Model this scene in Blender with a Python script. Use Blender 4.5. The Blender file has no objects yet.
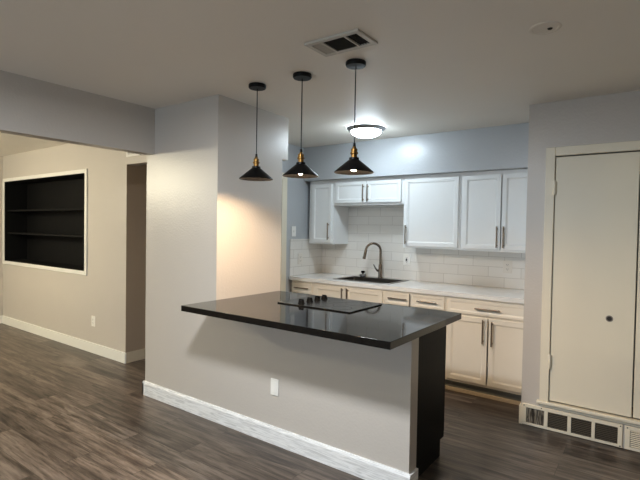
import bpy, bmesh, math, random
from mathutils import Vector, Matrix, Euler

random.seed(7)
S = bpy.context.scene
COL = S.collection

# ------------------------------------------------------------------ camera
EYE = Vector((0.0, 0.0, 1.459))
pitch, roll, yaw = -0.02416, 0.016987, -0.627279
cy, sy, cp, sp, cr, sr = math.cos(yaw), math.sin(yaw), math.cos(pitch), math.sin(pitch), math.cos(roll), math.sin(roll)
fwd = Vector((sy * cp, cy * cp, sp))
rgt = Vector((cy, -sy, 0.0))
up = rgt.cross(fwd)
r2 = cr * rgt + sr * up
u2 = -sr * rgt + cr * up
cam_data = bpy.data.cameras.new('camera')
cam_data.sensor_fit = 'HORIZONTAL'
cam_data.sensor_width = 36.0
cam_data.lens = 36.0 * 461.711 / 640.0
cam_data.clip_start = 0.05
cam = bpy.data.objects.new('camera', cam_data)
COL.objects.link(cam)
m = Matrix((r2, u2, -fwd)).transposed().to_4x4()
m.translation = EYE
cam.matrix_world = m
S.camera = cam

# ------------------------------------------------------------------ world, lights, exposure
w = bpy.data.worlds.new('world')
S.world = w
w.use_nodes = True
w.node_tree.nodes['Background'].inputs['Color'].default_value = (0.8, 0.9, 1.0, 1)
w.node_tree.nodes['Background'].inputs['Strength'].default_value = 0.15


def point_light(name, loc, energy, colour, radius):
    d = bpy.data.lights.new(name, 'POINT')
    d.energy, d.color, d.shadow_soft_size = energy, colour, radius
    o = bpy.data.objects.new(name, d)
    o.location = loc
    COL.objects.link(o)
    return o


def disk_light(name, loc, size, energy, colour):
    d = bpy.data.lights.new(name, 'AREA')
    d.shape = 'DISK'
    d.size, d.energy, d.color = size, energy, colour
    o = bpy.data.objects.new(name, d)
    o.location = loc
    COL.objects.link(o)
    return o


def area_light(name, loc, rot, sx, sy_, energy, colour):
    d = bpy.data.lights.new(name, 'AREA')
    d.shape = 'RECTANGLE'
    d.size, d.size_y, d.energy, d.color = sx, sy_, energy, colour
    o = bpy.data.objects.new(name, d)
    o.location = loc
    o.rotation_euler = rot
    COL.objects.link(o)
    return o


disk_light('living_ceiling_light', (-1.50, 0.93, 2.36), 0.26, 44, (0.92, 0.96, 1.0))
point_light('dining_lamp_light', (-6.2, 0.2, 2.10), 104, (1.0, 0.92, 0.68), 0.10)
point_light('hall_fill_light', (-3.95, 4.3, 2.2), 0.9, (1.0, 0.82, 0.62), 0.08)  # unseen warm fill added for the hall, no fixture behind it
area_light('living_window_daylight', (-1.75, -3.34, 1.4), (math.radians(90), 0, 0), 1.7, 1.2, 42, (0.66, 0.84, 1.0))

BULB, BULB_COLOUR = 500.0, (1.0, 0.71, 0.42)
DOME, DOME_COLOUR = 38.0, (0.76, 0.90, 1.0)

vs = S.view_settings
vs.view_transform = 'Standard'
vs.look = 'None'
vs.gamma = 1.0
vs.use_curve_mapping = False
vs.exposure = 0.68


# ------------------------------------------------------------------ materials
def lin(c):
    c = c / 255.0
    return c / 12.92 if c <= 0.04045 else ((c + 0.055) / 1.055) ** 2.4


def rgb(r, g, b):
    return (lin(r), lin(g), lin(b), 1.0)


def new_mat(name):
    mt = bpy.data.materials.new(name)
    mt.use_nodes = True
    nt = mt.node_tree
    return mt, nt, nt.nodes['Principled BSDF']


def node(nt, kind, **kw):
    n = nt.nodes.new(kind)
    for k, v in kw.items():
        if k in n.inputs:
            n.inputs[k].default_value = v
        else:
            setattr(n, k, v)
    return n


def coords(nt, scale=(1, 1, 1), swizzle=None):
    g = nt.nodes.new('ShaderNodeNewGeometry')
    out = g.outputs['Position']
    if swizzle:
        s = nt.nodes.new('ShaderNodeSeparateXYZ')
        c = nt.nodes.new('ShaderNodeCombineXYZ')
        nt.links.new(out, s.inputs[0])
        for i, ax in enumerate(swizzle):
            nt.links.new(s.outputs[ax], c.inputs[i])
        out = c.outputs[0]
    mp = nt.nodes.new('ShaderNodeMapping')
    mp.inputs['Scale'].default_value = scale
    nt.links.new(out, mp.inputs['Vector'])
    return mp.outputs[0], mp


def plain(name, col, rough=0.5, metallic=0.0, var=0.06, scale=9.0, bump=0.0, bscale=120.0, bdist=0.002, spec=0.5, stretch=(1, 1, 1), coat=0.0):
    mt, nt, b = new_mat(name)
    v, _ = coords(nt, stretch)
    n = node(nt, 'ShaderNodeTexNoise', Scale=scale, Detail=4.0)
    nt.links.new(v, n.inputs['Vector'])
    mx = node(nt, 'ShaderNodeMix', data_type='RGBA')
    mx.inputs[6].default_value = tuple(c * (1 - var) for c in col[:3]) + (1,)
    mx.inputs[7].default_value = tuple(min(1, c * (1 + var)) for c in col[:3]) + (1,)
    nt.links.new(n.outputs[0], mx.inputs[0])
    nt.links.new(mx.outputs[2], b.inputs['Base Color'])
    b.inputs['Roughness'].default_value = rough
    b.inputs['Metallic'].default_value = metallic
    b.inputs['Specular IOR Level'].default_value = spec
    b.inputs['Coat Weight'].default_value = coat
    if bump:
        n2 = node(nt, 'ShaderNodeTexNoise', Scale=bscale, Detail=3.0)
        nt.links.new(v, n2.inputs['Vector'])
        bp = node(nt, 'ShaderNodeBump', Strength=bump, Distance=bdist)
        nt.links.new(n2.outputs[0], bp.inputs['Height'])
        nt.links.new(bp.outputs[0], b.inputs['Normal'])
    return mt


def emit(name, col, strength):
    mt, nt, b = new_mat(name)
    b.inputs['Base Color'].default_value = (0.9, 0.9, 0.9, 1)
    b.inputs['Emission Color'].default_value = tuple(col[:3]) + (1,)
    b.inputs['Emission Strength'].default_value = strength
    return mt


M = {}
M['wall'] = plain('greige_wall_paint', rgb(195, 188, 180), 0.34, var=0.02, scale=3, bump=0.28, bscale=62, bdist=0.005)
M['wall_blue'] = plain('cool_grey_kitchen_paint', rgb(182, 185, 188), 0.30, var=0.03, scale=3, bump=0.3, bscale=45, bdist=0.005)
M['hall'] = plain('taupe_hall_wall', rgb(152, 134, 115), 0.5, var=0.02, scale=3)  # one even brown, darker than the other walls
M['ceiling'] = plain('ceiling_paint', rgb(236, 230, 220), 0.55, var=0.02, scale=2, bump=0.16, bscale=50, bdist=0.005)
M['white'] = plain('white_trim_paint', rgb(232, 230, 224), 0.4, var=0.02, scale=14)
M['cream'] = plain('cream_door_paint', rgb(230, 221, 200), 0.42, var=0.03, scale=4, bump=0.1, bscale=30)
M['cab'] = plain('white_cabinet_lacquer', rgb(234, 235, 234), 0.38, var=0.02, scale=10)
M['cab_low'] = plain('warm_white_cabinet_paint', rgb(232, 225, 212), 0.42, var=0.02, scale=10)
M['gap'] = plain('dark_cabinet_gap', rgb(70, 58, 46), 0.7)
M['black'] = plain('black_cabinet_paint', rgb(6, 6, 6), 0.5, spec=0.12, var=0.1, scale=20, bump=0.15, bscale=60, stretch=(1, 1, 0.15))
M['shelfblack'] = plain('matte_black_shelf_paint', rgb(5, 5, 6), 0.7, var=0.1, spec=0.2)
M['pendant'] = plain('black_pendant_enamel', rgb(6, 6, 7), 0.42, var=0.08, spec=0.18)
M['brass'] = plain('aged_brass', rgb(122, 92, 50), 0.36, metallic=1.0, var=0.12, scale=40)
M['handle'] = plain('brushed_bronze', rgb(140, 126, 112), 0.34, metallic=1.0, var=0.1, scale=60, stretch=(1, 1, 0.2))
M['faucet'] = plain('brushed_dark_nickel', rgb(122, 108, 94), 0.26, metallic=1.0, var=0.08, scale=60)
M['steel'] = plain('stainless_steel', rgb(120, 116, 112), 0.28, metallic=1.0, var=0.08, scale=50, stretch=(1, 6, 1))
M['nickel'] = plain('satin_nickel_ring', rgb(150, 150, 152), 0.3, metallic=1.0, var=0.05)
M['plastic'] = plain('white_plastic', rgb(238, 236, 230), 0.35, var=0.01)
M['slot'] = plain('dark_slot', rgb(30, 28, 26), 0.6)
M['cooktop'] = plain('black_ceramic_glass', rgb(18, 18, 19), 0.22, var=0.05, spec=0.5)
M['knob'] = plain('black_knob_plastic', rgb(5, 5, 5), 0.6, spec=0.08)
M['dark_inside'] = plain('duct_darkness', rgb(18, 17, 16), 0.9)
M['duct_grey'] = plain('grey_filter', rgb(44, 41, 37), 0.85)
M['slat'] = plain('dim_slat_enamel', rgb(72, 66, 56), 0.6)
M['register'] = plain('register_enamel', rgb(196, 190, 180), 0.45, var=0.03)
M['toe'] = plain('grey_green_toe_kick', rgb(118, 120, 116), 0.6, var=0.05)
M['shoe'] = plain('beige_shoe_moulding', rgb(190, 174, 150), 0.5, var=0.05, scale=20)
M['bulb'] = emit('warm_bulb', BULB_COLOUR, BULB)
M['dome'] = emit('lit_glass_dome', DOME_COLOUR, DOME)
M['almond'] = plain('almond_plastic', rgb(222, 217, 208), 0.4, var=0.01)
M['flue'] = plain('grey_plate', rgb(226, 219, 208), 0.6, var=0.03)


def mat_quartz():
    mt, nt, b = new_mat('white_quartz')
    v, _ = coords(nt, (1, 1, 1))
    n = node(nt, 'ShaderNodeTexNoise', Scale=6.0, Detail=8.0, Roughness=0.7)
    nt.links.new(v, n.inputs['Vector'])
    cr_ = nt.nodes.new('ShaderNodeValToRGB')
    cr_.color_ramp.elements[0].position = 0.35
    cr_.color_ramp.elements[0].color = rgb(222, 221, 219)
    cr_.color_ramp.elements[1].position = 0.6
    cr_.color_ramp.elements[1].color = rgb(234, 233, 231)
    nt.links.new(n.outputs[0], cr_.inputs[0])
    nt.links.new(cr_.outputs[0], b.inputs['Base Color'])
    b.inputs['Roughness'].default_value = 0.22
    return mt


def mat_granite():
    mt, nt, b = new_mat('black_granite')
    v, _ = coords(nt)
    n = node(nt, 'ShaderNodeTexNoise', Scale=180.0, Detail=4.0, Roughness=0.7)
    nt.links.new(v, n.inputs['Vector'])
    cr_ = nt.nodes.new('ShaderNodeValToRGB')
    cr_.color_ramp.elements[0].position = 0.45
    cr_.color_ramp.elements[0].color = rgb(8, 8, 8)
    cr_.color_ramp.elements[1].position = 0.72
    cr_.color_ramp.elements[1].color = rgb(36, 33, 31)
    nt.links.new(n.outputs[0], cr_.inputs[0])
    nt.links.new(cr_.outputs[0], b.inputs['Base Color'])
    b.inputs['Roughness'].default_value = 0.06
    b.inputs['Specular IOR Level'].default_value = 0.38
    return mt


def mat_tile():
    mt, nt, b = new_mat('white_subway_tile')
    # running-bond layout on both tiled walls: u runs along the wall (x + y), v is the height
    g = nt.nodes.new('ShaderNodeNewGeometry')
    s = nt.nodes.new('ShaderNodeSeparateXYZ')
    nt.links.new(g.outputs['Position'], s.inputs[0])
    a = node(nt, 'ShaderNodeMath', operation='ADD')
    nt.links.new(s.outputs[0], a.inputs[0])
    nt.links.new(s.outputs[1], a.inputs[1])
    z = node(nt, 'ShaderNodeMath', operation='SUBTRACT')
    nt.links.new(s.outputs[2], z.inputs[0])
    z.inputs[1].default_value = 0.914
    c = nt.nodes.new('ShaderNodeCombineXYZ')
    nt.links.new(a.outputs[0], c.inputs[0])
    nt.links.new(z.outputs[0], c.inputs[1])
    br = nt.nodes.new('ShaderNodeTexBrick')
    br.inputs['Scale'].default_value = 1.0
    br.inputs['Brick Width'].default_value = 0.305
    br.inputs['Row Height'].default_value = 0.1
    br.inputs['Mortar Size'].default_value = 0.0022
    br.inputs['Mortar Smooth'].default_value = 0.3
    br.inputs['Color1'].default_value = rgb(232, 229, 223)
    br.inputs['Color2'].default_value = rgb(227, 223, 216)
    br.inputs['Mortar'].default_value = rgb(196, 191, 183)
    nt.links.new(c.outputs[0], br.inputs['Vector'])
    nt.links.new(br.outputs['Color'], b.inputs['Base Color'])
    b.inputs['Roughness'].default_value = 0.2
    bp = node(nt, 'ShaderNodeBump', Strength=0.4, Distance=0.003)
    bp.invert = True
    nt.links.new(br.outputs['Fac'], bp.inputs['Height'])
    nt.links.new(bp.outputs[0], b.inputs['Normal'])
    return mt


def mat_floor():
    mt, nt, b = new_mat('grey_brown_laminate_planks')
    g = nt.nodes.new('ShaderNodeNewGeometry')
    pos = g.outputs['Position']
    br = nt.nodes.new('ShaderNodeTexBrick')
    br.offset = 0.37
    br.offset_frequency = 2
    br.inputs['Scale'].default_value = 1.0
    br.inputs['Brick Width'].default_value = 1.22
    br.inputs['Row Height'].default_value = 0.17
    br.inputs['Mortar Size'].default_value = 0.0014
    br.inputs['Mortar Smooth'].default_value = 0.2
    br.inputs['Color1'].default_value = (0, 0, 0, 1)
    br.inputs['Color2'].default_value = (1, 1, 1, 1)
    br.inputs['Mortar'].default_value = (0.5, 0.5, 0.5, 1)
    nt.links.new(pos, br.inputs['Vector'])
    # each plank reads its own stretch of grain
    off = node(nt, 'ShaderNodeVectorMath', operation='SCALE')
    nt.links.new(br.outputs['Color'], off.inputs[0])
    off.inputs['Scale'].default_value = 31.0
    ad = node(nt, 'ShaderNodeVectorMath', operation='ADD')
    nt.links.new(pos, ad.inputs[0])
    nt.links.new(off.outputs[0], ad.inputs[1])
    mp = node(nt, 'ShaderNodeMapping')
    mp.inputs['Scale'].default_value = (0.9, 11.0, 1.0)
    nt.links.new(ad.outputs[0], mp.inputs['Vector'])
    n1 = node(nt, 'ShaderNodeTexNoise', Scale=2.2, Detail=9.0, Roughness=0.66, Distortion=0.35)
    nt.links.new(mp.outputs[0], n1.inputs['Vector'])
    mp2 = node(nt, 'ShaderNodeMapping')
    mp2.inputs['Scale'].default_value = (2.2, 26.0, 1.0)
    nt.links.new(ad.outputs[0], mp2.inputs['Vector'])
    n2 = node(nt, 'ShaderNodeTexNoise', Scale=3.0, Detail=5.0, Roughness=0.6)
    nt.links.new(mp2.outputs[0], n2.inputs['Vector'])
    ramp = nt.nodes.new('ShaderNodeValToRGB')
    e = ramp.color_ramp.elements
    e[0].position, e[0].color = 0.34, rgb(46, 37, 31)
    e[1].position, e[1].color = 0.68, rgb(130, 117, 105)
    k = e.new(0.47)
    k.color = rgb(88, 76, 67)
    nt.links.new(n1.outputs[0], ramp.inputs[0])
    tone = node(nt, 'ShaderNodeMix', data_type='RGBA', blend_type='MULTIPLY')
    tone.inputs[0].default_value = 1.0
    tr = nt.nodes.new('ShaderNodeValToRGB')
    tr.color_ramp.elements[0].color = (0.56, 0.54, 0.53, 1)
    tr.color_ramp.elements[1].color = (1.18, 1.18, 1.18, 1)
    nt.links.new(br.outputs['Color'], tr.inputs[0])
    nt.links.new(ramp.outputs[0], tone.inputs[6])
    nt.links.new(tr.outputs[0], tone.inputs[7])
    fine = node(nt, 'ShaderNodeMix', data_type='RGBA', blend_type='MULTIPLY')
    fine.inputs[0].default_value = 1.0
    fr = nt.nodes.new('ShaderNodeValToRGB')
    fr.color_ramp.elements[0].position = 0.34
    fr.color_ramp.elements[0].color = (0.62, 0.60, 0.58, 1)
    fr.color_ramp.elements[1].position = 0.50
    fr.color_ramp.elements[1].color = (1, 1, 1, 1)
    nt.links.new(n2.outputs[0], fr.inputs[0])
    nt.links.new(tone.outputs[2], fine.inputs[6])
    nt.links.new(fr.outputs[0], fine.inputs[7])
    # dark checks and knots along the grain
    mp3 = node(nt, 'ShaderNodeMapping')
    mp3.inputs['Scale'].default_value = (0.8, 9.0, 1.0)
    nt.links.new(ad.outputs[0], mp3.inputs['Vector'])
    n3 = node(nt, 'ShaderNodeTexNoise', Scale=3.1, Detail=3.0, Roughness=0.55, Distortion=0.6)
    nt.links.new(mp3.outputs[0], n3.inputs['Vector'])
    cr3 = nt.nodes.new('ShaderNodeValToRGB')
    cr3.color_ramp.elements[0].position = 0.33
    cr3.color_ramp.elements[0].color = (0.40, 0.36, 0.33, 1)
    cr3.color_ramp.elements[1].position = 0.37
    cr3.color_ramp.elements[1].color = (1, 1, 1, 1)
    nt.links.new(n3.outputs[0], cr3.inputs[0])
    chk = node(nt, 'ShaderNodeMix', data_type='RGBA', blend_type='MULTIPLY')
    chk.inputs[0].default_value = 1.0
    nt.links.new(fine.outputs[2], chk.inputs[6])
    nt.links.new(cr3.outputs[0], chk.inputs[7])
    seam = node(nt, 'ShaderNodeMix', data_type='RGBA')
    nt.links.new(br.outputs['Fac'], seam.inputs[0])
    nt.links.new(chk.outputs[2], seam.inputs[6])
    seam.inputs[7].default_value = rgb(36, 30, 26)
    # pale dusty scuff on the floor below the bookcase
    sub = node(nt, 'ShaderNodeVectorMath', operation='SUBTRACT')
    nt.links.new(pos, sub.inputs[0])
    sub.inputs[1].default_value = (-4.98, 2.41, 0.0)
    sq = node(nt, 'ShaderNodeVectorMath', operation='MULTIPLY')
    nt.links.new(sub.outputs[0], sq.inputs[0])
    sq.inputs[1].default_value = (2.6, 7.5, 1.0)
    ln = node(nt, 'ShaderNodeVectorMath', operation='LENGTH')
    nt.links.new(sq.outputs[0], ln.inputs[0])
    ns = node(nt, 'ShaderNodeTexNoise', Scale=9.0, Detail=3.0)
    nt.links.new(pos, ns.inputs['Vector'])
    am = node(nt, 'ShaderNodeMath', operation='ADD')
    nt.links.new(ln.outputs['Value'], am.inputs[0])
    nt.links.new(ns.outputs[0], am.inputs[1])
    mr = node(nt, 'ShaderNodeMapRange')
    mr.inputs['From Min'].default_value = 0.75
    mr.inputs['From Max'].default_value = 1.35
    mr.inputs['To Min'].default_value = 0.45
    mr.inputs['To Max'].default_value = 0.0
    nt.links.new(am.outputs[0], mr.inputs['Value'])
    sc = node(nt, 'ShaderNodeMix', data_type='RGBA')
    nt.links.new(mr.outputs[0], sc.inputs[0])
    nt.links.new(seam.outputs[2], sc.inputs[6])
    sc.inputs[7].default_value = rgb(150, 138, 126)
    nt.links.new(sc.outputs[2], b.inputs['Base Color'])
    b.inputs['Roughness'].default_value = 0.36
    bp = node(nt, 'ShaderNodeBump', Strength=0.18, Distance=0.002)
    nt.links.new(n2.outputs[0], bp.inputs['Height'])
    nt.links.new(bp.outputs[0], b.inputs['Normal'])
    return mt


def mat_grain_white():
    mt, nt, b = new_mat('brushed_white_baseboard')
    v, _ = coords(nt, (4.0, 4.0, 60.0))
    n = node(nt, 'ShaderNodeTexNoise', Scale=1.6, Detail=4.0, Distortion=1.2)
    nt.links.new(v, n.inputs['Vector'])
    cr_ = nt.nodes.new('ShaderNodeValToRGB')
    cr_.color_ramp.elements[0].position = 0.36
    cr_.color_ramp.elements[0].color = rgb(208, 208, 208)
    cr_.color_ramp.elements[1].position = 0.56
    cr_.color_ramp.elements[1].color = rgb(242, 242, 242)
    nt.links.new(n.outputs[0], cr_.inputs[0])
    nt.links.new(cr_.outputs[0], b.inputs['Base Color'])
    b.inputs['Roughness'].default_value = 0.4
    bp = node(nt, 'ShaderNodeBump', Strength=0.5, Distance=0.003)
    nt.links.new(n.outputs[0], bp.inputs['Height'])
    nt.links.new(bp.outputs[0], b.inputs['Normal'])
    return mt


def mat_dusty():
    mt, nt, b = new_mat('dusty_blocked_duct')
    v, _ = coords(nt, (30.0, 30.0, 9.0))
    n = node(nt, 'ShaderNodeTexNoise', Scale=1.2, Detail=5.0, Distortion=0.8)
    nt.links.new(v, n.inputs['Vector'])
    cr_ = nt.nodes.new('ShaderNodeValToRGB')
    cr_.color_ramp.elements[0].position = 0.40
    cr_.color_ramp.elements[0].color = rgb(52, 46, 38)
    cr_.color_ramp.elements[1].position = 0.62
    cr_.color_ramp.elements[1].color = rgb(150, 142, 128)
    nt.links.new(n.outputs[0], cr_.inputs[0])
    nt.links.new(cr_.outputs[0], b.inputs['Base Color'])
    b.inputs['Roughness'].default_value = 0.9
    return mt


M['quartz'] = mat_quartz()
M['granite'] = mat_granite()
M['tile'] = mat_tile()
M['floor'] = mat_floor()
M['baseboard'] = mat_grain_white()
M['dusty'] = mat_dusty()


# ------------------------------------------------------------------ mesh helpers (all in world coordinates)
def bm_new():
    return bmesh.new()


def box(bm, x0, x1, y0, y1, z0, z1):
    x0, x1 = sorted((x0, x1)); y0, y1 = sorted((y0, y1)); z0, z1 = sorted((z0, z1))
    v = [bm.verts.new((x, y, z)) for x in (x0, x1) for y in (y0, y1) for z in (z0, z1)]
    for f in ((0, 1, 3, 2), (4, 6, 7, 5), (0, 4, 5, 1), (2, 3, 7, 6), (0, 2, 6, 4), (1, 5, 7, 3)):
        bm.faces.new([v[i] for i in f])
    return v


def boxes(*lst):
    bm = bm_new()
    for b in lst:
        box(bm, *b)
    return bm


def prism(bm, outline, axis, a0, a1):
    """extrude a closed 2-D outline along an axis ('x': outline in y,z; 'y': x,z; 'z': x,y)"""
    def P(p, a):
        return {'x': (a, p[0], p[1]), 'y': (p[0], a, p[1]), 'z': (p[0], p[1], a)}[axis]
    A = [bm.verts.new(P(p, a0)) for p in outline]
    B = [bm.verts.new(P(p, a1)) for p in outline]
    n = len(outline)
    bm.faces.new(A[::-1]); bm.faces.new(B)
    for i in range(n):
        bm.faces.new((A[i], A[(i + 1) % n], B[(i + 1) % n], B[i]))


def lathe(bm, profile, centre, seg=40):
    """profile: (radius, z) pairs, top to bottom, spun round a vertical axis"""
    rings = []
    for r, z in profile:
        if r < 1e-5:
            rings.append([bm.verts.new((centre[0], centre[1], centre[2] + z))])
        else:
            rings.append([bm.verts.new((centre[0] + r * math.cos(2 * math.pi * k / seg), centre[1] + r * math.sin(2 * math.pi * k / seg), centre[2] + z)) for k in range(seg)])
    for a, b in zip(rings, rings[1:]):
        for k in range(seg):
            k2 = (k + 1) % seg
            if len(a) == 1 and len(b) == 1:
                continue
            if len(a) == 1:
                bm.faces.new((a[0], b[k], b[k2]))
            elif len(b) == 1:
                bm.faces.new((a[k], b[0], a[k2]))
            else:
                bm.faces.new((a[k], b[k], b[k2], a[k2]))


def tube(bm, pts, r, seg=14):
    """a round bar along a polyline; r is one radius or one per point"""
    pts = [Vector(p) for p in pts]
    rs = r if isinstance(r, (list, tuple)) else [r] * len(pts)
    rings = []
    prev = None
    for i, p in enumerate(pts):
        t = (pts[min(i + 1, len(pts) - 1)] - pts[max(i - 1, 0)]).normalized()
        if prev is None:
            ref = Vector((0, 0, 1)) if abs(t.z) < 0.9 else Vector((1, 0, 0))
            u = t.cross(ref).normalized()
        else:
            u = (prev - t * prev.dot(t)).normalized()
        prev = u
        v = t.cross(u)
        rings.append([bm.verts.new(p + rs[i] * (math.cos(2 * math.pi * k / seg) * u + math.sin(2 * math.pi * k / seg) * v)) for k in range(seg)])
    for a, b in zip(rings, rings[1:]):
        for k in range(seg):
            bm.faces.new((a[k], a[(k + 1) % seg], b[(k + 1) % seg], b[k]))
    bm.faces.new(rings[0][::-1]); bm.faces.new(rings[-1])


def shaker(x0, x1, y, z0, z1, thick=0.02, rail=0.055, depth=0.008):
    """a framed cupboard front facing -y whose face lies at y"""
    bm = bm_new()
    box(bm, x0, x1, y, y + thick, z0, z1)
    bm.faces.ensure_lookup_table()
    bmesh.ops.recalc_face_normals(bm, faces=bm.faces)
    f = [f for f in bm.faces if f.normal.y < -0.9][0]
    bmesh.ops.inset_region(bm, faces=[f], thickness=rail, depth=0)
    bmesh.ops.inset_region(bm, faces=[f], thickness=0.004, depth=-depth * 0.5)
    bmesh.ops.inset_region(bm, faces=[f], thickness=0.006, depth=0)
    bmesh.ops.inset_region(bm, faces=[f], thickness=0.004, depth=-depth * 0.5)
    return bm


ORIGIN = {}


def obj(name, bm, mat, parent=None, bevel=0.0, smooth=False, seg=2, loc=None):
    bmesh.ops.recalc_face_normals(bm, faces=bm.faces)
    if parent is not None:
        o0 = ORIGIN[parent.name]
    else:
        o0 = Vector(loc) if loc is not None else Vector((0, 0, 0))
    bmesh.ops.translate(bm, verts=bm.verts, vec=-o0)
    me = bpy.data.meshes.new(name)
    bm.to_mesh(me)
    bm.free()
    me.materials.append(mat)
    o = bpy.data.objects.new(name, me)
    COL.objects.link(o)
    if parent is not None:
        o.parent = parent
    else:
        o.location = o0
    ORIGIN[o.name] = o0
    if bevel:
        md = o.modifiers.new('bevel', 'BEVEL')
        md.width = bevel
        md.segments = seg
        md.limit_method = 'ANGLE'
        md.angle_limit = math.radians(35)
    if smooth or bevel:
        for p in me.polygons:
            p.use_smooth = True
        try:
            me.set_sharp_from_angle(angle=math.radians(35))
        except Exception:
            pass
    return o


def thing(name, label, cat, loc, group=None):
    o = bpy.data.objects.new(name, None)
    o.empty_display_size = 0.05
    COL.objects.link(o)
    o.location = loc
    ORIGIN[o.name] = Vector(loc)
    return tag(o, label, cat, group)


def tag(o, label, cat, group=None):
    o['label'] = label
    o['category'] = cat
    if group:
        o['group'] = group
    return o


def struct(name, bm, mat, label=None, cat=None, bevel=0.0, parent=None, smooth=False):
    o = obj(name, bm, mat, parent, bevel, smooth)
    o['kind'] = 'structure'
    if label:
        o['label'] = label
        o['category'] = cat
    return o


def copy_thing(root, delta, label, skip=()):
    r = root.copy()
    COL.objects.link(r)
    r.location = root.location + Vector(delta)
    r['label'] = label
    for ch in root.children:
        c = ch.copy(); COL.objects.link(c); c.parent = r
        for g in ch.children:
            d = g.copy(); COL.objects.link(d); d.parent = c
    return r


# ------------------------------------------------------------------ the setting
HW = 2.337          # face of the half wall and of the full-height block
BLK = -2.645        # kitchen side of the full-height block
RW = 3.745          # face of the closet wall
BACK = 4.69         # kitchen back wall
KL = -3.37          # kitchen left wall
CT = 0.912          # counter height
HX = -3.43          # face of the dropped beam
NY = 2.74           # wall with the built-in bookcase

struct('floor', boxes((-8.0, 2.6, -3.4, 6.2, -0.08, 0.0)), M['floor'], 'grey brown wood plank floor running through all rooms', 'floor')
bm = bm_new()
prism(bm, [(-3.4, 2.443), (2.337, 2.443), (4.30, 2.407), (6.2, 2.405), (6.2, 2.56), (-3.4, 2.56)], 'x', -8.0, 2.6)
struct('ceiling', bm, M['ceiling'], 'textured off-white ceiling over all the rooms', 'ceiling')

# full-height block + half wall
bm = bm_new()
prism(bm, [(HW, 0), (3.07, 0), (3.07, 2.06), (3.145, 2.06), (3.145, 2.50), (HW, 2.50)], 'x', -3.54, BLK)
struct('wall_block', bm, M['wall'], 'pale full-height wall block left of the peninsula', 'wall')
bm = boxes((BLK, -1.062, HW, 2.432, 0, 0.872))
struct('wall_peninsula', bm, M['wall'], 'grey half wall under the black counter', 'wall')
struct('wall_beam', boxes((-3.54, HX, -1.2, HW + 0.05, 2.063, 2.50)), M['wall'], 'dropped grey beam between the living room and the next room', 'beam')

# baseboard in one run along block and half wall, returned round the end
bm = bm_new()
prof = [(HW, 0), (HW - 0.016, 0), (HW - 0.016, 0.100), (HW - 0.008, 0.118), (HW, 0.118)]
prism(bm, prof, 'x', -3.556, -1.048)
box(bm, -3.556, -3.54, HW - 0.016, 2.9, 0, 0.112)
box(bm, -1.062, -1.048, HW - 0.001, 2.432, 0, 0.112)
struct('baseboard_peninsula', bm, M['baseboard'], 'white streaky baseboard along the half wall', 'baseboard')

# wall with the bookcase: built round its opening, door-height opening to the hall at its end
NX0, NX1, NZ0, NZ1 = -7.655, -5.335, 0.905, 2.075
WT = 0.12
struct('wall_bookcase', boxes((-7.72, NX0, NY, NY + WT, 0, 2.5), (NX1, -4.51, NY, NY + WT, 0, 2.5), (NX0, NX1, NY, NY + WT, 0, NZ0), (NX0, NX1, NY, NY + WT, NZ1, 2.5),
                               (-4.51, -3.5, NY, NY + WT, 2.10, 2.5)), M['wall'], 'pale wall with the built-in black bookcase', 'wall')
struct('baseboard_bookcase', boxes((-7.70, -4.495, NY - 0.015, NY, 0, 0.112)), M['white'], 'white baseboard under the built-in bookcase', 'baseboard')
struct('baseboard_hall', boxes((-4.51, -4.495, NY + 0.0005, 4.6, 0, 0.112)), M['shoe'], 'beige baseboard on the dim hall wall', 'baseboard')
struct('wall_left', boxes((-7.84, -7.71, -3.4, 6.2, 0, 2.5)), M['wall'], 'far left wall of the next room', 'wall')
struct('baseboard_left', boxes((-7.71, -7.695, -3.2, NY, 0, 0.112)), M['white'], 'white baseboard on the far left wall', 'baseboard')
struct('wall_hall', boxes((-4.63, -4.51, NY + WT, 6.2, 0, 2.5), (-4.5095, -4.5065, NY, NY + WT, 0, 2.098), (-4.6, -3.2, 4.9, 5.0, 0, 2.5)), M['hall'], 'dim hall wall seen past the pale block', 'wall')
struct('trim_1', boxes((-4.51, -4.495, 2.975, 3.045, 0.0, 2.06), (-4.51, -4.495, 3.045, 3.8, 2.0, 2.06)), M['cream'], 'cream door casing in the hall', 'trim')

# kitchen shell
struct('wall_kitchen_left', boxes((KL - 0.13, KL, 3.92, BACK + 0.1, 0, 2.5), (KL - 0.13, KL, 3.0, 3.92, 2.0, 2.5)), M['wall_blue'], 'grey kitchen wall at the left end of the cabinets', 'wall')
struct('trim_2', boxes((KL, KL + 0.016, 3.90, 3.985, 0.0, 2.0), (KL, KL + 0.016, 3.0, 3.985, 2.0, 2.075)), M['cream'], 'cream door casing beside the left end of the counter', 'trim')
struct('door_light_block', boxes((KL - 0.08, KL - 0.04, 3.0, 3.92, 0.01, 2.0)), M['cream'], 'unseen cream door added to block kitchen light from the hall', 'door')  # unseen door, added so the dome light stays out of the hall
struct('wall_back', boxes((KL - 0.13, 2.4, BACK, BACK + 0.12, 0, 2.5)), M['wall_blue'], 'kitchen back wall', 'wall')
struct('wall_soffit', boxes((KL, -0.78, 4.295, BACK, 2.022, 2.5)), M['wall_blue'], 'blue grey soffit above the wall cabinets', 'wall')
TY = BACK - 0.008
struct('wall_tiles_back', boxes((KL, -0.793, TY, BACK, 0.9, 2.0)), M['tile'], 'white subway tile backsplash behind the sink', 'backsplash')
struct('wall_tiles_left', boxes((KL, KL + 0.008, 4.065, TY, 0.9, 1.337)), M['tile'], 'white subway tiles on the short left kitchen wall', 'backsplash')

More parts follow.
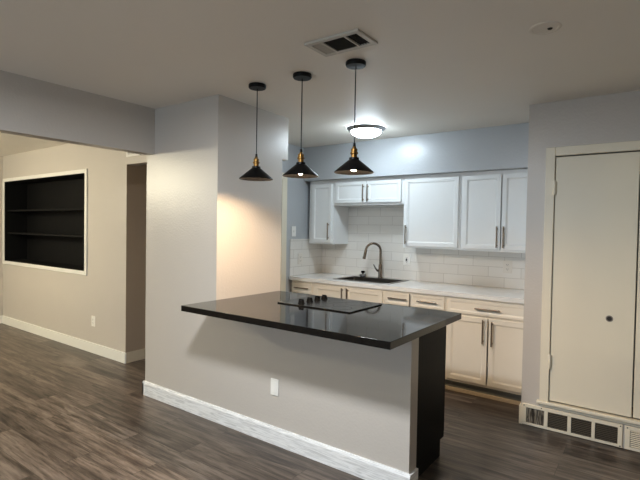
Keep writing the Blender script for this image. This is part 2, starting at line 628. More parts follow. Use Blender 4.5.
# closet wall at the right, built round its door opening
WX0, DX0, DX1 = -0.791, -0.602, 0.43
DZ0, DZ1 = 0.212, 2.018
struct('wall_right', boxes((WX0, DX0, RW, RW + 0.12, 0, 2.5), (DX1, 2.5, RW, RW + 0.12, 0, 2.5), (DX0, DX1, RW, RW + 0.12, DZ1, 2.5), (DX0, DX1, RW, RW + 0.12, 0, DZ0 - 0.01),
                            (WX0, WX0 + 0.12, RW + 0.12, BACK, 0, 2.5)), M['wall'], 'grey beige wall round the closet doors', 'wall')
cas = bm_new()
for b in ((DX0 - 0.062, DX0, RW - 0.018, RW, DZ0, DZ1 + 0.064), (DX1, DX1 + 0.062, RW - 0.018, RW, DZ0, DZ1 + 0.064), (DX0, DX1, RW - 0.018, RW, DZ1, DZ1 + 0.064)):
    box(cas, *b)
struct('trim_3', cas, M['cream'], 'cream casing round the closet doors', 'trim', bevel=0.004)
struct('trim_4', boxes((DX0 - 0.078, DX1 + 0.078, RW - 0.034, RW + 0.02, DZ0 - 0.020, DZ0), (DX0 - 0.055, DX1 + 0.055, RW - 0.014, RW, DZ0 - 0.042, DZ0 - 0.020)), M['cream'], 'cream sill ledge under the closet doors', 'trim', bevel=0.003)
struct('baseboard_right', boxes((0.62, 2.5, RW - 0.015, RW, 0, 0.112), (WX0 - 0.012, WX0, RW - 0.004, RW + 0.25, 0, 0.14), (WX0 - 0.012, WX0 + 0.01, RW - 0.010, RW, 0, 0.14)), M['cream'], 'cream baseboard at the corner of the closet wall', 'baseboard')
dx_mid = -0.092
d1 = struct('door_1', boxes((DX0 + 0.004, dx_mid - 0.002, RW - 0.004, RW + 0.03, DZ0 + 0.010, DZ1 - 0.008)), M['cream'], 'flat cream closet door with a small finger pull', 'door', bevel=0.003)
for z in (1.787, 0.515):
    bm = bm_new()
    box(bm, DX0 - 0.012, DX0 + 0.012, RW - 0.0225, RW - 0.004, z - 0.045, z + 0.045)
    tube(bm, [(DX0 + 0.002, RW - 0.024, z - 0.052), (DX0 + 0.002, RW - 0.024, z + 0.052)], 0.007, 10)
    obj('hinge', bm, M['cream'], d1, 0.002)
bm = bm_new()
tube(bm, [(-0.238, RW - 0.0065, 0.874), (-0.238, RW + 0.002, 0.874)], [0.022, 0.022], 24)
pull = obj('finger_pull', bm, M['handle'], d1)
pull['label'] = 'small round metal finger pull'
bm = bm_new()
tube(bm, [(-0.238, RW - 0.0085, 0.874), (-0.238, RW - 0.003, 0.874)], [0.015, 0.015], 20)
obj('pull_cup', bm, M['duct_grey'], pull)
struct('door_2', boxes((dx_mid + 0.006, DX1 - 0.004, RW - 0.002, RW + 0.03, DZ0 + 0.012, DZ1 - 0.008)), M['cream'], 'second cream closet door at the edge of the view', 'door', bevel=0.003)

# rest of the living room shell behind the camera, with a window in its end wall
struct('wall_east', boxes((2.4, 2.5, -3.4, RW, 0, 2.5)), M['wall'])
struct('wall_south', boxes((-7.8, -2.6, -3.3, -3.2, 0, 2.5), (-0.9, 2.5, -3.3, -3.2, 0, 2.5), (-2.6, -0.9, -3.3, -3.2, 0, 0.8), (-2.6, -0.9, -3.3, -3.2, 2.0, 2.5)), M['wall'])
win = struct('window_1', boxes((-2.60, -2.55, -3.29, -3.21, 0.8, 2.0), (-0.95, -0.90, -3.29, -3.21, 0.8, 2.0), (-2.55, -0.95, -3.29, -3.21, 0.8, 0.85), (-2.55, -0.95, -3.29, -3.21, 1.95, 2.0), (-1.77, -1.73, -3.27, -3.23, 0.85, 1.95)), M['white'])

# ------------------------------------------------------------------ handles
def pull_v(x, y, z0, z1, parent):
    bm = bm_new()
    tube(bm, [(x, y - 0.030, z0), (x, y - 0.030, z1)], 0.0065, 12)
    for z in (z0 + 0.022, z1 - 0.022):
        tube(bm, [(x, y - 0.030, z), (x, y + 0.001, z)], 0.005, 10)
    o = obj('handle', bm, M['handle'], parent, smooth=True)
    o['label'] = 'slim bronze bar handle'
    return o


def pull_h(x0, x1, y, z, parent):
    bm = bm_new()
    tube(bm, [(x0, y - 0.030, z), (x1, y - 0.030, z)], 0.0065, 12)
    for x in (x0 + 0.022, x1 - 0.022):
        tube(bm, [(x, y - 0.030, z), (x, y + 0.001, z)], 0.005, 10)
    o = obj('handle', bm, M['handle'], parent, smooth=True)
    o['label'] = 'slim bronze bar handle'
    return o


# ------------------------------------------------------------------ wall cabinets
UF = 4.365     # face-frame plane; fronts stand 20 mm proud
UB = TY - 0.001
UT = 2.020


def wall_cabinet(name, label, x0, x1, z0, fronts):
    t = thing(name, label, 'cabinet', ((x0 + x1) / 2, (UF + UB) / 2, z0), 'white wall cabinets over the sink counter')
    bm = bm_new()
    box(bm, x0, x1, UF + 0.02, UB, z0, UT)
    # face frame: stiles and rails with the opening hidden by the doors
    box(bm, x0, x0 + 0.035, UF, UF + 0.0205, z0, UT)
    box(bm, x1 - 0.035, x1, UF, UF + 0.0205, z0, UT)
    box(bm, x0 + 0.035, x1 - 0.035, UF, UF + 0.0205, z0, z0 + 0.04)
    box(bm, x0 + 0.035, x1 - 0.035, UF, UF + 0.0205, UT - 0.05, UT)
    obj('body', bm, M['cab'], t)
    for (a, b, c, d, hx, h0, h1) in fronts:
        dr = obj('door', shaker(a, b, UF - 0.020, c, d, 0.0195, 0.052, 0.010), M['cab'], t, 0.002)
        pull_v(hx, UF - 0.020, h0, h1, dr)
    return t


wall_cabinet('wall_cabinet', 'narrow white wall cabinet at the left end over the corner of the counter', -3.322, -2.977, 1.284,
             [(-3.275, -3.000, 1.305, 1.972, -3.028, 1.335, 1.530)])
wall_cabinet('wall_cabinet', 'short wide white wall cabinet with two doors above the sink', -2.975, -2.105, 1.728,
             [(-2.950, -2.548, 1.752, 1.985, -2.572, 1.766, 1.948), (-2.540, -2.130, 1.752, 1.985, -2.516, 1.766, 1.948)])
wall_cabinet('wall_cabinet', 'white wall cabinet with one large door, right of the short one', -2.103, -1.507, 1.280,
             [(-2.086, -1.528, 1.300, 1.982, -2.062, 1.318, 1.512)])
wall_cabinet('wall_cabinet', 'white two-door wall cabinet ending at the closet wall', -1.505, -0.797, 1.276,
             [(-1.482, -1.136, 1.296, 1.980, -1.160, 1.314, 1.508), (-1.126, -0.803, 1.296, 1.980, -1.102, 1.314, 1.508)])

# ------------------------------------------------------------------ base cabinets
BF = 4.075     # face-frame plane of the base units
BT = 0.869


def base_cabinet(name, label, x0, x1, drawers, doors, xtra=None):
    t = thing(name, label, 'cabinet', ((x0 + x1) / 2, (BF + UB) / 2, 0), 'white base cabinets under the white counter')
    bm = bm_new()
    # carcass as panels so that the sink can hang inside
    box(bm, x0, x0 + 0.018, BF + 0.02, UB, 0.105, BT)
    box(bm, x1 - 0.018, x1, BF + 0.02, UB, 0.105, BT)
    box(bm, x0 + 0.018, x1 - 0.018, UB - 0.012, UB, 0.105, BT)
    box(bm, x0 + 0.018, x1 - 0.018, BF + 0.02, UB - 0.012, 0.105, 0.123)
    box(bm, x0, x0 + 0.035, BF, BF + 0.02, 0.105, BT)
    box(bm, x1 - 0.035, x1, BF, BF + 0.02, 0.105, BT)
    box(bm, x0 + 0.035, x1 - 0.035, BF, BF + 0.02, 0.105, 0.14)
    box(bm, x0 + 0.035, x1 - 0.035, BF, BF + 0.02, BT - 0.03, BT)
    if drawers and doors:
        box(bm, x0 + 0.035, x1 - 0.035, BF, BF + 0.02, 0.69, 0.725)
    obj('body', bm, M['cab_low'], t)
    k = obj('toe_kick', boxes((x0, x1, BF + 0.06, BF + 0.072, 0.0, 0.105)), M['toe'], t)
    k['label'] = 'recessed grey toe kick'
    s = obj('shoe_moulding', boxes((x0, x1, BF + 0.042, BF + 0.06, 0.0, 0.032)), M['shoe'], t, 0.003)
    s['label'] = 'beige strip along the floor'
    for (a, b, c, d, h0, h1, hz) in drawers:
        dr = obj('drawer', shaker(a, b, BF - 0.020, c, d, 0.0195, 0.03, 0.004), M['cab_low'], t, 0.002)
        pull_h(h0, h1, BF - 0.020, hz, dr)
    for (a, b, c, d, hx, h0, h1) in doors:
        dr = obj('door', shaker(a, b, BF - 0.020, c, d, 0.0195, 0.058, 0.009), M['cab_low'], t, 0.002)
        pull_v(hx, BF - 0.020, h0, h1, dr)
    return t


base_cabinet('base_cabinet', 'narrow white base cabinet with one drawer at the left end of the counter', -3.338, -3.036,
             [(-3.328, -3.046, 0.735, 0.855, -3.27, -3.07, 0.797)], [(-3.328, -3.046, 0.135, 0.722, -3.075, 0.49, 0.69)])
base_cabinet('base_cabinet', 'white two-door base cabinet directly below the sink', -3.034, -2.152,
             [], [(-3.010, -2.604, 0.135, 0.850, -2.632, 0.66, 0.845), (-2.594, -2.172, 0.135, 0.850, -2.566, 0.66, 0.845)])
base_cabinet('base_cabinet', 'white base cabinet with two side-by-side drawers right of the sink', -2.150, -1.520,
             [(-2.140, -1.880, 0.735, 0.855, -2.09, -1.895, 0.798), (-1.866, -1.532, 0.735, 0.855, -1.79, -1.595, 0.798)],
             [(-2.140, -1.880, 0.135, 0.722, -1.91, 0.49, 0.69), (-1.866, -1.532, 0.135, 0.722, -1.836, 0.49, 0.69)])
base_cabinet('base_cabinet', 'white base cabinet with one wide drawer over two doors by the closet wall', -1.518, -0.797,
             [(-1.502, -0.806, 0.728, 0.856, -1.25, -1.035, 0.790)],
             [(-1.502, -1.146, 0.128, 0.708, -1.178, 0.49, 0.70), (-1.134, -0.806, 0.128, 0.708, -1.102, 0.48, 0.69)])

# ------------------------------------------------------------------ white worktop with a cut-out for the sink
SX0, SX1, SY0, SY1 = -2.84, -2.15, 4.165, 4.64
CF = 4.045
bm = bm_new()
for b in ((KL + 0.009, SX0 + 0.02, CF, TY, 0.872, CT), (SX1 - 0.02, WX0 - 0.004, CF, TY, 0.872, CT),
          (SX0 + 0.02, SX1 - 0.02, CF, SY0 + 0.02, 0.872, CT), (SX0 + 0.02, SX1 - 0.02, SY1 - 0.02, TY, 0.872, CT)):
    box(bm, *b)
bmesh.ops.remove_doubles(bm, verts=bm.verts, dist=1e-5)
wt = obj('worktop', bm, M['quartz'], loc=(-2.07, 4.37, 0.872))
tag(wt, 'white quartz worktop running along the back of the kitchen', 'worktop')

# sink: drop-in steel rim with a deep bowl
t = thing('kitchen_sink', 'dark stainless drop-in sink set in the white worktop', 'sink', ((SX0 + SX1) / 2, (SY0 + SY1) / 2, CT))
bm = bm_new()
bx0, bx1, by0, by1 = SX0 + 0.035, SX1 - 0.035, SY0 + 0.035, SY1 - 0.085
zt = CT + 0.006
outer = [(SX0, SY0), (SX1, SY0), (SX1, SY1), (SX0, SY1)]
inner = [(bx0, by0), (bx1, by0), (bx1, by1), (bx0, by1)]
low = [(bx0 + 0.02, by0 + 0.02), (bx1 - 0.02, by0 + 0.02), (bx1 - 0.02, by1 - 0.02), (bx0 + 0.02, by1 - 0.02)]
def ring(pts, z): return [bm.verts.new((p[0], p[1], z)) for p in pts]
R0, R1, R2, R3, R4 = ring(outer, CT + 0.0005), ring(outer, zt), ring(inner, zt), ring(inner, zt - 0.02), ring(low, CT - 0.19)
for a, b in ((R0, R1), (R1, R2), (R2, R3), (R3, R4)):
    for k in range(4):
        bm.faces.new((a[k], a[(k + 1) % 4], b[(k + 1) % 4], b[k]))
bm.faces.new(R4)
obj('bowl', bm, M['steel'], t, 0.006)
bm = bm_new()
lathe(bm, [(0.0, 0.002), (0.03, 0.002), (0.045, 0.006), (0.052, 0.003), (0.052, 0.0)], ((bx0 + bx1) / 2, (by0 + by1) / 2, CT - 0.19))
obj('drain', bm, M['nickel'], t, smooth=True)

# faucet: gooseneck with pull-down head and side lever
FX, FY = -2.485, 4.590
t = thing('faucet', 'tall brushed gooseneck faucet standing behind the sink', 'faucet', (FX, FY, zt))
bm = bm_new()
lathe(bm, [(0.0, 0.012), (0.024, 0.012), (0.029, 0.006), (0.029, 0.0), (0, 0)], (FX, FY, zt), 28)
obj('base_flange', bm, M['faucet'], t, smooth=True)
bm = bm_new()
lathe(bm, [(0.0, 0.155), (0.016, 0.155), (0.020, 0.140), (0.021, 0.012), (0.0, 0.012)], (FX, FY, zt), 28)
obj('body', bm, M['faucet'], t, smooth=True)
dirx = Vector((-0.80, -0.60, 0)).normalized()
base = Vector((FX, FY, zt))
pts = [base + Vector((0, 0, z)) for z in (0.14, 0.20, 0.26, 0.305)]
Rg = 0.083
c0 = base + dirx * Rg + Vector((0, 0, 0.305))
for k in range(1, 13):
    a = math.radians(180 - 15 * k * 0.98)
    pts.append(c0 + dirx * (Rg * math.cos(a)) + Vector((0, 0, Rg * math.sin(a))))
bm = bm_new()
tube(bm, pts, 0.0135, 18)
obj('neck', bm, M['faucet'], t, smooth=True)
e0 = pts[-1]
ed = (pts[-1] - pts[-2]).normalized()
bm = bm_new()
tube(bm, [e0 - ed * 0.004, e0 + ed * 0.012, e0 + ed * 0.06, e0 + ed * 0.100], [0.0145, 0.0165, 0.0165, 0.0185], 18)
obj('spray_head', bm, M['faucet'], t, smooth=True)
bm = bm_new()
hb = base + Vector((0, 0, 0.085))
tube(bm, [hb, hb + dirx * 0.040], 0.013, 16)
tube(bm, [hb + dirx * 0.036 + Vector((0, 0, 0.0)), hb + dirx * 0.052 + Vector((0, 0, 0.022)), hb + dirx * 0.078 + Vector((0, 0, 0.068))], [0.009, 0.008, 0.0055], 12)
lv = obj('lever', bm, M['faucet'], t, smooth=True)
lv['label'] = 'angled lever on the side of the faucet'

# stopper on the sink's back ledge
t = thing('sink_stopper', 'small steel sink strainer with a dark knob on the sink rim', 'strainer', (-2.70, 4.575, zt))
bm = bm_new()
lathe(bm, [(0.0, 0.034), (0.026, 0.034), (0.040, 0.027), (0.042, 0.018), (0.030, 0.0), (0.0, 0.0)], (-2.70, 4.575, zt), 24)
obj('basket', bm, M['nickel'], t, smooth=True)
bm = bm_new()
lathe(bm, [(0.0, 0.068), (0.018, 0.068), (0.025, 0.060), (0.022, 0.048), (0.009, 0.042), (0.009, 0.033), (0.0, 0.033)], (-2.70, 4.575, zt), 20)
kb = obj('knob', bm, M['knob'], t, smooth=True)
kb['label'] = 'dark knob'

# ------------------------------------------------------------------ peninsula: black cabinet, granite slab, cooktop
PX1 = -1.090
t = thing('peninsula_cabinet', 'black base cabinet behind the half wall under the black counter', 'cabinet', (-1.86, 2.70, 0))
obj('body', boxes((BLK + 0.002, PX1, 2.434, 2.93, 0.105, 0.871)), M['black'], t, 0.002)
bm = boxes((BLK + 0.002, PX1 - 0.001, 2.434, 2.87, 0.0, 0.104))
obj('toe_kick', bm, M['black'], t)
xs = [BLK + 0.012 + i * ((PX1 - BLK - 0.014) / 3) for i in range(4)]
for a, b in zip(xs, xs[1:]):
    bm = shaker(a + 0.004, b - 0.004, 0, 0.135, 0.855, 0.0195, 0.058, 0.009)
    for v in bm.verts:
        v.co.y = 2.9505 - v.co.y
    obj('door', bm, M['black'], t, 0.002)

slab = obj('granite_counter', boxes((BLK + 0.001, -1.030, 2.020, 3.045, 0.873, CT + 0.001)), M['granite'], None, 0.0018, loc=(-1.84, 2.53, 0.873))
tag(slab, 'polished black granite counter on the half wall', 'countertop')

zc = CT + 0.0015
t = thing('cooktop', 'flat black glass cooktop set on the granite counter', 'cooktop', (-1.905, 2.76, zc))
obj('glass_panel', boxes((-2.215, -1.592, 2.538, 2.978, zc, zc + 0.008)), M['cooktop'], t, 0.002)
for (x, y, r) in ((-1.90, 2.66, 0.085), (-1.72, 2.64, 0.07), (-1.90, 2.86, 0.07), (-1.72, 2.86, 0.095)):
    bm = bm_new()
    lathe(bm, [(r - 0.003, 0.0), (r - 0.003, 0.0003), (r, 0.0003), (r, 0.0), (r - 0.003, 0.0)], (x, y, zc + 0.008), 48)
    o = obj('burner_ring', bm, M['duct_grey'], t)
for y in (2.605, 2.705, 2.800, 2.890):
    bm = bm_new()
    lathe(bm, [(0.0, 0.024), (0.018, 0.024), (0.020, 0.021), (0.022, 0.006), (0.026, 0.0), (0.0, 0.0)], (-2.045, y, zc + 0.008), 24)
    box(bm, -2.063, -2.027, y - 0.004, y + 0.004, zc + 0.031, zc + 0.039)
    kb = obj('knob', bm, M['knob'], t, smooth=True)
    kb['label'] = 'round black control knob'

# ------------------------------------------------------------------ pendant lamps
PY = 2.33
pend_xs = (-2.244, -1.851, -1.451)
labels = ('black cone pendant lamp nearest the pale wall block', 'middle one of the three black cone pendant lamps', 'black cone pendant lamp hanging in front of the lit ceiling light')
CZ = 2.443
c = (pend_xs[0], PY, 0)
t0 = thing('pendant_lamp', labels[0], 'lamp', (pend_xs[0], PY, CZ), 'black pendant lamps over the counter')
bm = bm_new()
lathe(bm, [(0.0, CZ), (0.058, CZ), (0.060, CZ - 0.003), (0.060, CZ - 0.020), (0.056, CZ - 0.026), (0.0, CZ - 0.028)], c, 40)
obj('canopy', bm, M['pendant'], t0, smooth=True)
bm = bm_new()
tube(bm, [(c[0], c[1], CZ - 0.027), (c[0], c[1], 1.9630)], 0.0034, 10)
obj('cord', bm, M['pendant'], t0, smooth=True)
bm = bm_new()
lathe(bm, [(0.0, 1.9700), (0.007, 1.9680), (0.009, 1.9480), (0.0, 1.9460)], c, 20)
obj('cord_grip', bm, M['pendant'], t0, smooth=True)
bm = bm_new()
lathe(bm, [(0.0, 1.9500), (0.010, 1.9480), (0.013, 1.9380), (0.019, 1.9340), (0.019, 1.9160), (0.024, 1.9120), (0.024, 1.9050), (0.018, 1.9010), (0.018, 1.8800), (0.026, 1.8780), (0.026, 1.8720), (0.0, 1.8720)], c, 28)
s = obj('socket', bm, M['brass'], t0, smooth=True)
s['label'] = 'ribbed brass lamp socket'
bm = bm_new()
RR = 0.117
lathe(bm, [(0.026, 1.8820), (0.029, 1.8820), (0.030, 1.8700), (0.036, 1.8660), (RR - 0.004, 1.8020), (RR, 1.7950), (RR - 0.0015, 1.7935), (RR - 0.007, 1.8010), (0.034, 1.8630), (0.026, 1.8660), (0.026, 1.8820)], c, 56)
obj('shade', bm, M['pendant'], t0, smooth=True)
bm = bm_new()
lathe(bm, [(0.0, 1.8740), (0.012, 1.8720), (0.013, 1.8560), (0.022, 1.8420), (0.028, 1.8280), (0.027, 1.8140), (0.019, 1.8030), (0.009, 1.7980), (0.0, 1.7970)], c, 24)
bl = obj('bulb', bm, M['bulb'], t0, smooth=True)
bl['label'] = 'glowing warm bulb'
bl.location.z = 0.0075
for i in (1, 2):
    copy_thing(t0, (pend_xs[i] - pend_xs[0], 0, 0), labels[i])
bl.location.z = 0.022

# ------------------------------------------------------------------ kitchen ceiling light
LX, LY = -2.215, 3.76
zc2 = 2.4165
t = thing('ceiling_light', 'lit frosted dome ceiling light with a nickel rim over the kitchen', 'lamp', (LX, LY, zc2))
bm = bm_new()
lathe(bm, [(0.0, 0.0), (0.134, 0.0), (0.134, -0.010), (0.05, -0.016), (0.0, -0.016)], (LX, LY, zc2), 48)
obj('mount', bm, M['nickel'], t, smooth=True)
bm = bm_new()
lathe(bm, [(0.176, -0.006), (0.181, -0.010), (0.178, -0.018), (0.166, -0.026), (0.157, -0.034), (0.146, -0.039), (0.143, -0.035), (0.152, -0.027), (0.164, -0.018), (0.176, -0.006)], (LX, LY, zc2), 56)
obj('rim', bm, M['nickel'], t, smooth=True)
bm = bm_new()
lathe(bm, [(0.0, -0.018), (0.09, -0.019), (0.132, -0.024), (0.141, -0.034), (0.139, -0.047), (0.124, -0.066), (0.092, -0.082), (0.05, -0.091), (0.0, -0.093)], (LX, LY, zc2), 48)
dm = obj('glass_dome', bm, M['dome'], t, smooth=True)
dm['label'] = 'glowing white glass dome'

# ------------------------------------------------------------------ ceiling register and round plate
zr = 2.443
t = thing('air_register', 'white rectangular air register in the ceiling above the pendant lamps', 'vent', (-1.365, 2.045, zr))
bm = bm_new()
x0, x1, y0, y1 = -1.536, -1.202, 1.944, 2.146
zf = zr - 0.012
for b in ((x0, x1, y0, y0 + 0.028, zf, zr), (x0, x1, y1 - 0.028, y1, zf, zr), (x0, x0 + 0.028, y0 + 0.028, y1 - 0.028, zf, zr), (x1 - 0.028, x1, y0 + 0.028, y1 - 0.028, zf, zr),
          (-1.448, -1.436, y0 + 0.028, y1 - 0.028, zf, zr), (-1.306, -1.294, y0 + 0.028, y1 - 0.028, zf, zr)):
    box(bm, *b)
obj('frame', bm, M['register'], t, 0.002)
obj('duct', boxes((x0 + 0.02, x1 - 0.02, y0 + 0.02, y1 - 0.02, zr - 0.0015, zr + 0.02)), M['dark_inside'], t)
def fins(xa, xb, ya, yb, along, n, tilt, mat, name):
    bm = bm_new()
    for i in range(n):
        f = (i + 0.5) / n
        if along == 'y':
            x = xa + (xb - xa) * f
            prism(bm, [(x - tilt, zr - 0.010), (x - tilt + 0.0012, zr - 0.010), (x + tilt + 0.0012, zr - 0.002), (x + tilt, zr - 0.002)], 'y', ya, yb)
        else:
            y = ya + (yb - ya) * f
            prism(bm, [(y - tilt, zr - 0.010), (y - tilt + 0.0012, zr - 0.010), (y + tilt + 0.0012, zr - 0.002), (y + tilt, zr - 0.002)], 'x', xa, xb)
    return obj(name, bm, mat, t)
fins(-1.520, -1.448, y0 + 0.028, y1 - 0.028, 'y', 8, 0.0042, M['register'], 'louvre')
fins(-1.436, -1.306, y0 + 0.028, y1 - 0.028, 'x', 12, 0.0022, M['slat'], 'louvre')
bm = bm_new()
for i in range(5):
    x = -1.294 + (i + 0.5) * 0.078 / 5
    box(bm, x - 0.001, x + 0.001, y0 + 0.028, y1 - 0.028, zr - 0.009, zr - 0.007)
for i in range(8):
    y = y0 + 0.028 + (i + 0.5) * 0.17 / 8
    box(bm, -1.294, -1.216, y - 0.001, y + 0.001, zr - 0.006, zr - 0.004)
obj('louvre', bm, M['duct_grey'], t)

t = thing('smoke_detector_base', 'flat round off-white mounting plate on the ceiling near the closet', 'ceiling plate', (-0.455, 2.44, zr))
bm = bm_new()
lathe(bm, [(0.0, 0.0), (0.072, 0.0), (0.072, -0.004), (0.069, -0.006), (0.058, -0.006), (0.056, -0.004), (0.0, -0.004)], (-0.455, 2.44, zr), 40)
obj('plate', bm, M['flue'], t, smooth=True)
bm = bm_new()
lathe(bm, [(0.0, -0.008), (0.010, -0.008), (0.012, -0.004), (0.0, -0.0035)], (-0.435, 2.45, zr), 18)
obj('connector', bm, M['duct_grey'], t, smooth=True)

# ------------------------------------------------------------------ bookcase let into the wall
t = thing('bookcase', 'black built-in bookcase with two shelves and a white frame', 'bookcase', ((NX0 + NX1) / 2, NY + 0.15, NZ0))
g = 0.001
DP = 0.292
bm = boxes((NX0 + g, NX0 + 0.02, NY, NY + DP, NZ0 + g, NZ1 - g), (NX1 - 0.02, NX1 - g, NY, NY + DP, NZ0 + g, NZ1 - g),
           (NX0 + 0.02, NX1 - 0.02, NY, NY + DP, NZ0 + g, NZ0 + 0.02), (NX0 + 0.02, NX1 - 0.02, NY, NY + DP, NZ1 - 0.02, NZ1 - g))
obj('body', bm, M['shelfblack'], t)
obj('back_panel', boxes((NX0 + g, NX1 - g, NY + DP, NY + DP + 0.012, NZ0 + g, NZ1 - g)), M['shelfblack'], t)
for z in (1.655, 1.330):
    obj('shelf', boxes((NX0 + 0.02, NX1 - 0.02, NY + 0.03, NY + DP, z - 0.02, z)), M['shelfblack'], t, 0.002)
fw = 0.046
bm = boxes((NX0 - 0.03, NX0 + fw - 0.03, NY - 0.014, NY - 0.001, NZ0 - 0.03, NZ1 + 0.03), (NX1 - fw + 0.03, NX1 + 0.03, NY - 0.014, NY - 0.001, NZ0 - 0.03, NZ1 + 0.03),
           (NX0 + fw - 0.03, NX1 - fw + 0.03, NY - 0.014, NY - 0.001, NZ0 - 0.03, NZ0 + fw - 0.03), (NX0 + fw - 0.03, NX1 - fw + 0.03, NY - 0.014, NY - 0.001, NZ1 - fw + 0.03, NZ1 + 0.03))
fr = obj('frame', bm, M['white'], t, 0.002)
fr['label'] = 'white frame'

# small white register over the hall opening, half hidden by the beam
t = thing('wall_register', 'white air register high over the hall opening, partly behind the beam', 'vent', (-4.37, NY, 2.17))
bm = boxes((-4.50, -4.26, NY - 0.012, NY - 0.0005, 2.175, 2.20), (-4.50, -4.26, NY - 0.012, NY - 0.0005, 2.31, 2.335), (-4.50, -4.475, NY - 0.012, NY - 0.0005, 2.20, 2.31), (-4.285, -4.26, NY - 0.012, NY - 0.0005, 2.20, 2.31))
obj('frame', bm, M['plastic'], t)
bm = bm_new()
for i in range(7):
    z = 2.206 + i * 0.016
    prism(bm, [(NY - 0.009, z), (NY - 0.001, z + 0.010), (NY - 0.001, z + 0.012), (NY - 0.009, z + 0.002)], 'x', -4.476, -4.284)
obj('louvre', bm, M['plastic'], t)

# ------------------------------------------------------------------ floor-level return grilles under the closet doors
def grille(label, gx0, gx1, panes, first_dusty):
    gz0, gz1 = 0.004, 0.163
    ya, yb = RW - 0.014, RW - 0.0005
    t = thing('return_grille', label, 'vent', ((gx0 + gx1) / 2, RW - 0.007, 0.004), 'cream return air grilles under the closet doors')
    bm = bm_new()
    box(bm, gx0, gx1, ya, yb, gz1 - 0.026, gz1)
    box(bm, gx0, gx1, ya, yb, gz0, gz0 + 0.018)
    edges = [gx0] + panes + [gx1]
    box(bm, gx0, panes[0][0], ya, yb, gz0 + 0.018, gz1 - 0.026)
    box(bm, panes[-1][1], gx1, ya, yb, gz0 + 0.018, gz1 - 0.026)
    for p, q in zip(panes, panes[1:]):
        box(bm, p[1], q[0], ya, yb, gz0 + 0.018, gz1 - 0.026)
    obj('frame', bm, M['cream'], t, 0.002)
    for i, (a, b) in enumerate(panes):
        dusty = first_dusty and i == 0
        obj('duct', boxes((a, b, yb - 0.003, yb, gz0 + 0.018, gz1 - 0.026)), M['dusty'] if dusty else M['dark_inside'], t)
        bm = bm_new()
        if dusty:
            for k in range(4):
                x = a + (k + 0.5) * (b - a) / 4
                tube(bm, [(x + 0.004, yb - 0.005, gz0 + 0.018), (x - 0.004, yb - 0.005, 0.07), (x + 0.003, yb - 0.005, gz1 - 0.026)], 0.0022, 8)
            obj('louvre', bm, M['slot'], t)
        else:
            n = 9
            for k in range(n):
                z = gz0 + 0.020 + (k + 0.3) * (gz1 - gz0 - 0.046) / n
                prism(bm, [(ya + 0.003, z), (yb - 0.003, z + 0.005), (yb - 0.003, z + 0.0062), (ya + 0.003, z + 0.0012)], 'x', a, b)
            obj('louvre', bm, M['slat'] if first_dusty else M['cream'], t)
    for (x, z) in ((gx0 + 0.014, gz1 - 0.012), (gx1 - 0.012, gz0 + 0.010), (gx0 + 0.135, gz1 - 0.010), (gx1 - 0.012, gz1 - 0.012)):
        bm = bm_new()
        tube(bm, [(x, ya + 0.001, z), (x, ya - 0.0015, z)], 0.004, 10)
        obj('screw', bm, M['duct_grey'], t)


grille('long cream floor-level air grille with four dark panes below the closet door', -0.781, -0.141,
       [(-0.752, -0.628), (-0.603, -0.474), (-0.450, -0.323), (-0.302, -0.168)], True)
grille('cream louvred air grille right of the four-pane grille, cut off by the view', -0.128, 0.56, [(-0.098, 0.10), (0.125, 0.32), (0.345, 0.53)], False)

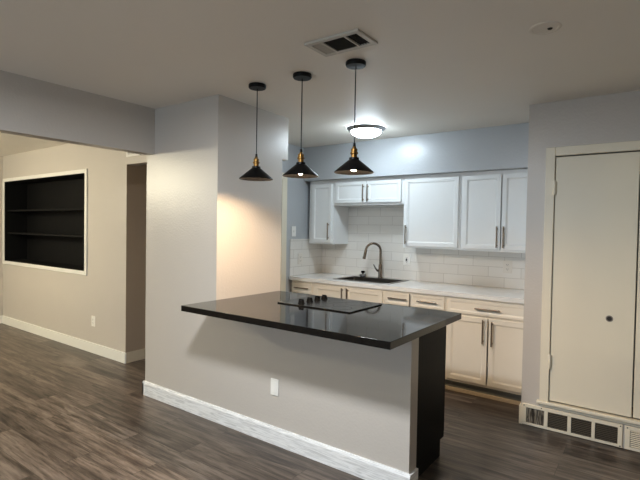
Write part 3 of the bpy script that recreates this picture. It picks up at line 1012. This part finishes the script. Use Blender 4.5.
# ------------------------------------------------------------------ outlets and switch
def plate(name, label, cat, centre, facing, kind, mat='plastic', w_=0.072, h_=0.116):
    """a wall plate: facing '-y' or '+x'"""
    t = thing(name, label, cat, centre, 'white wall plates')
    cx, cy_, cz_ = centre
    def bb(du0, du1, dz0, dz1, d0, d1):
        if facing == '-y':
            return (cx + du0, cx + du1, cy_ - d1, cy_ - d0, cz_ + dz0, cz_ + dz1)
        return (cx + d0, cx + d1, cy_ + du0, cy_ + du1, cz_ + dz0, cz_ + dz1)
    obj('cover_plate', boxes(bb(-w_ / 2, w_ / 2, -h_ / 2, h_ / 2, 0.0005, 0.006)), M[mat], t, 0.002)
    if kind == 'switch':
        obj('toggle', boxes(bb(-0.005, 0.005, -0.012, 0.012, 0.006, 0.014)), M['plastic'], t, 0.001)
    elif kind == 'blank':
        obj('rocker_face', boxes(bb(-0.017, 0.017, -0.034, 0.034, 0.006, 0.0085)), M['plastic'], t, 0.001)
    else:
        for dz in (0.021, -0.021):
            f = obj('socket_face', boxes(bb(-0.016, 0.016, dz - 0.015, dz + 0.015, 0.006, 0.0085)), M[mat], t, 0.003)
            sb = bm_new()
            for du in (-0.007, 0.007):
                box(sb, *bb(du - 0.0014, du + 0.0014, dz - 0.003, dz + 0.007, 0.0083, 0.0090))
            box(sb, *bb(-0.0022, 0.0022, dz - 0.011, dz - 0.006, 0.0083, 0.0090))
            obj('slot', sb, M['slot'], f)
    return t


plate('wall_outlet', 'white outlet on the grey half wall below the black counter', 'outlet', (-2.050, HW, 0.386), '-y', 'blank', w_=0.068, h_=0.112)
plate('wall_outlet', 'white outlet low on the wall under the built-in bookcase', 'outlet', (-5.160, NY, 0.362), '-y', 'outlet', w_=0.075, h_=0.12)
o = plate('wall_outlet', 'white outlet with a dark plug hole between the faucet and the large wall cabinet', 'outlet', (-2.205, TY, 1.135), '-y', 'outlet', w_=0.085, h_=0.12)
bm = bm_new()
box(bm, -2.216, -2.200, TY - 0.012, TY - 0.006, 1.122, 1.146)
obj('socket_hole', bm, M['slot'], o, 0.002)
plate('wall_outlet', 'white outlet on the tiles below the two-door wall cabinet', 'outlet', (-1.146, TY, 1.121), '-y', 'outlet', 'almond', w_=0.085, h_=0.12)
plate('wall_outlet', 'white outlet on the tiled left wall above the counter corner', 'outlet', (KL + 0.008, 4.245, 1.105), '+x', 'outlet', 'almond', w_=0.085, h_=0.125)
plate('light_switch', 'white light switch on the grey wall above the tiled corner', 'switch', (KL, 4.125, 1.425), '+x', 'switch', w_=0.075, h_=0.118)
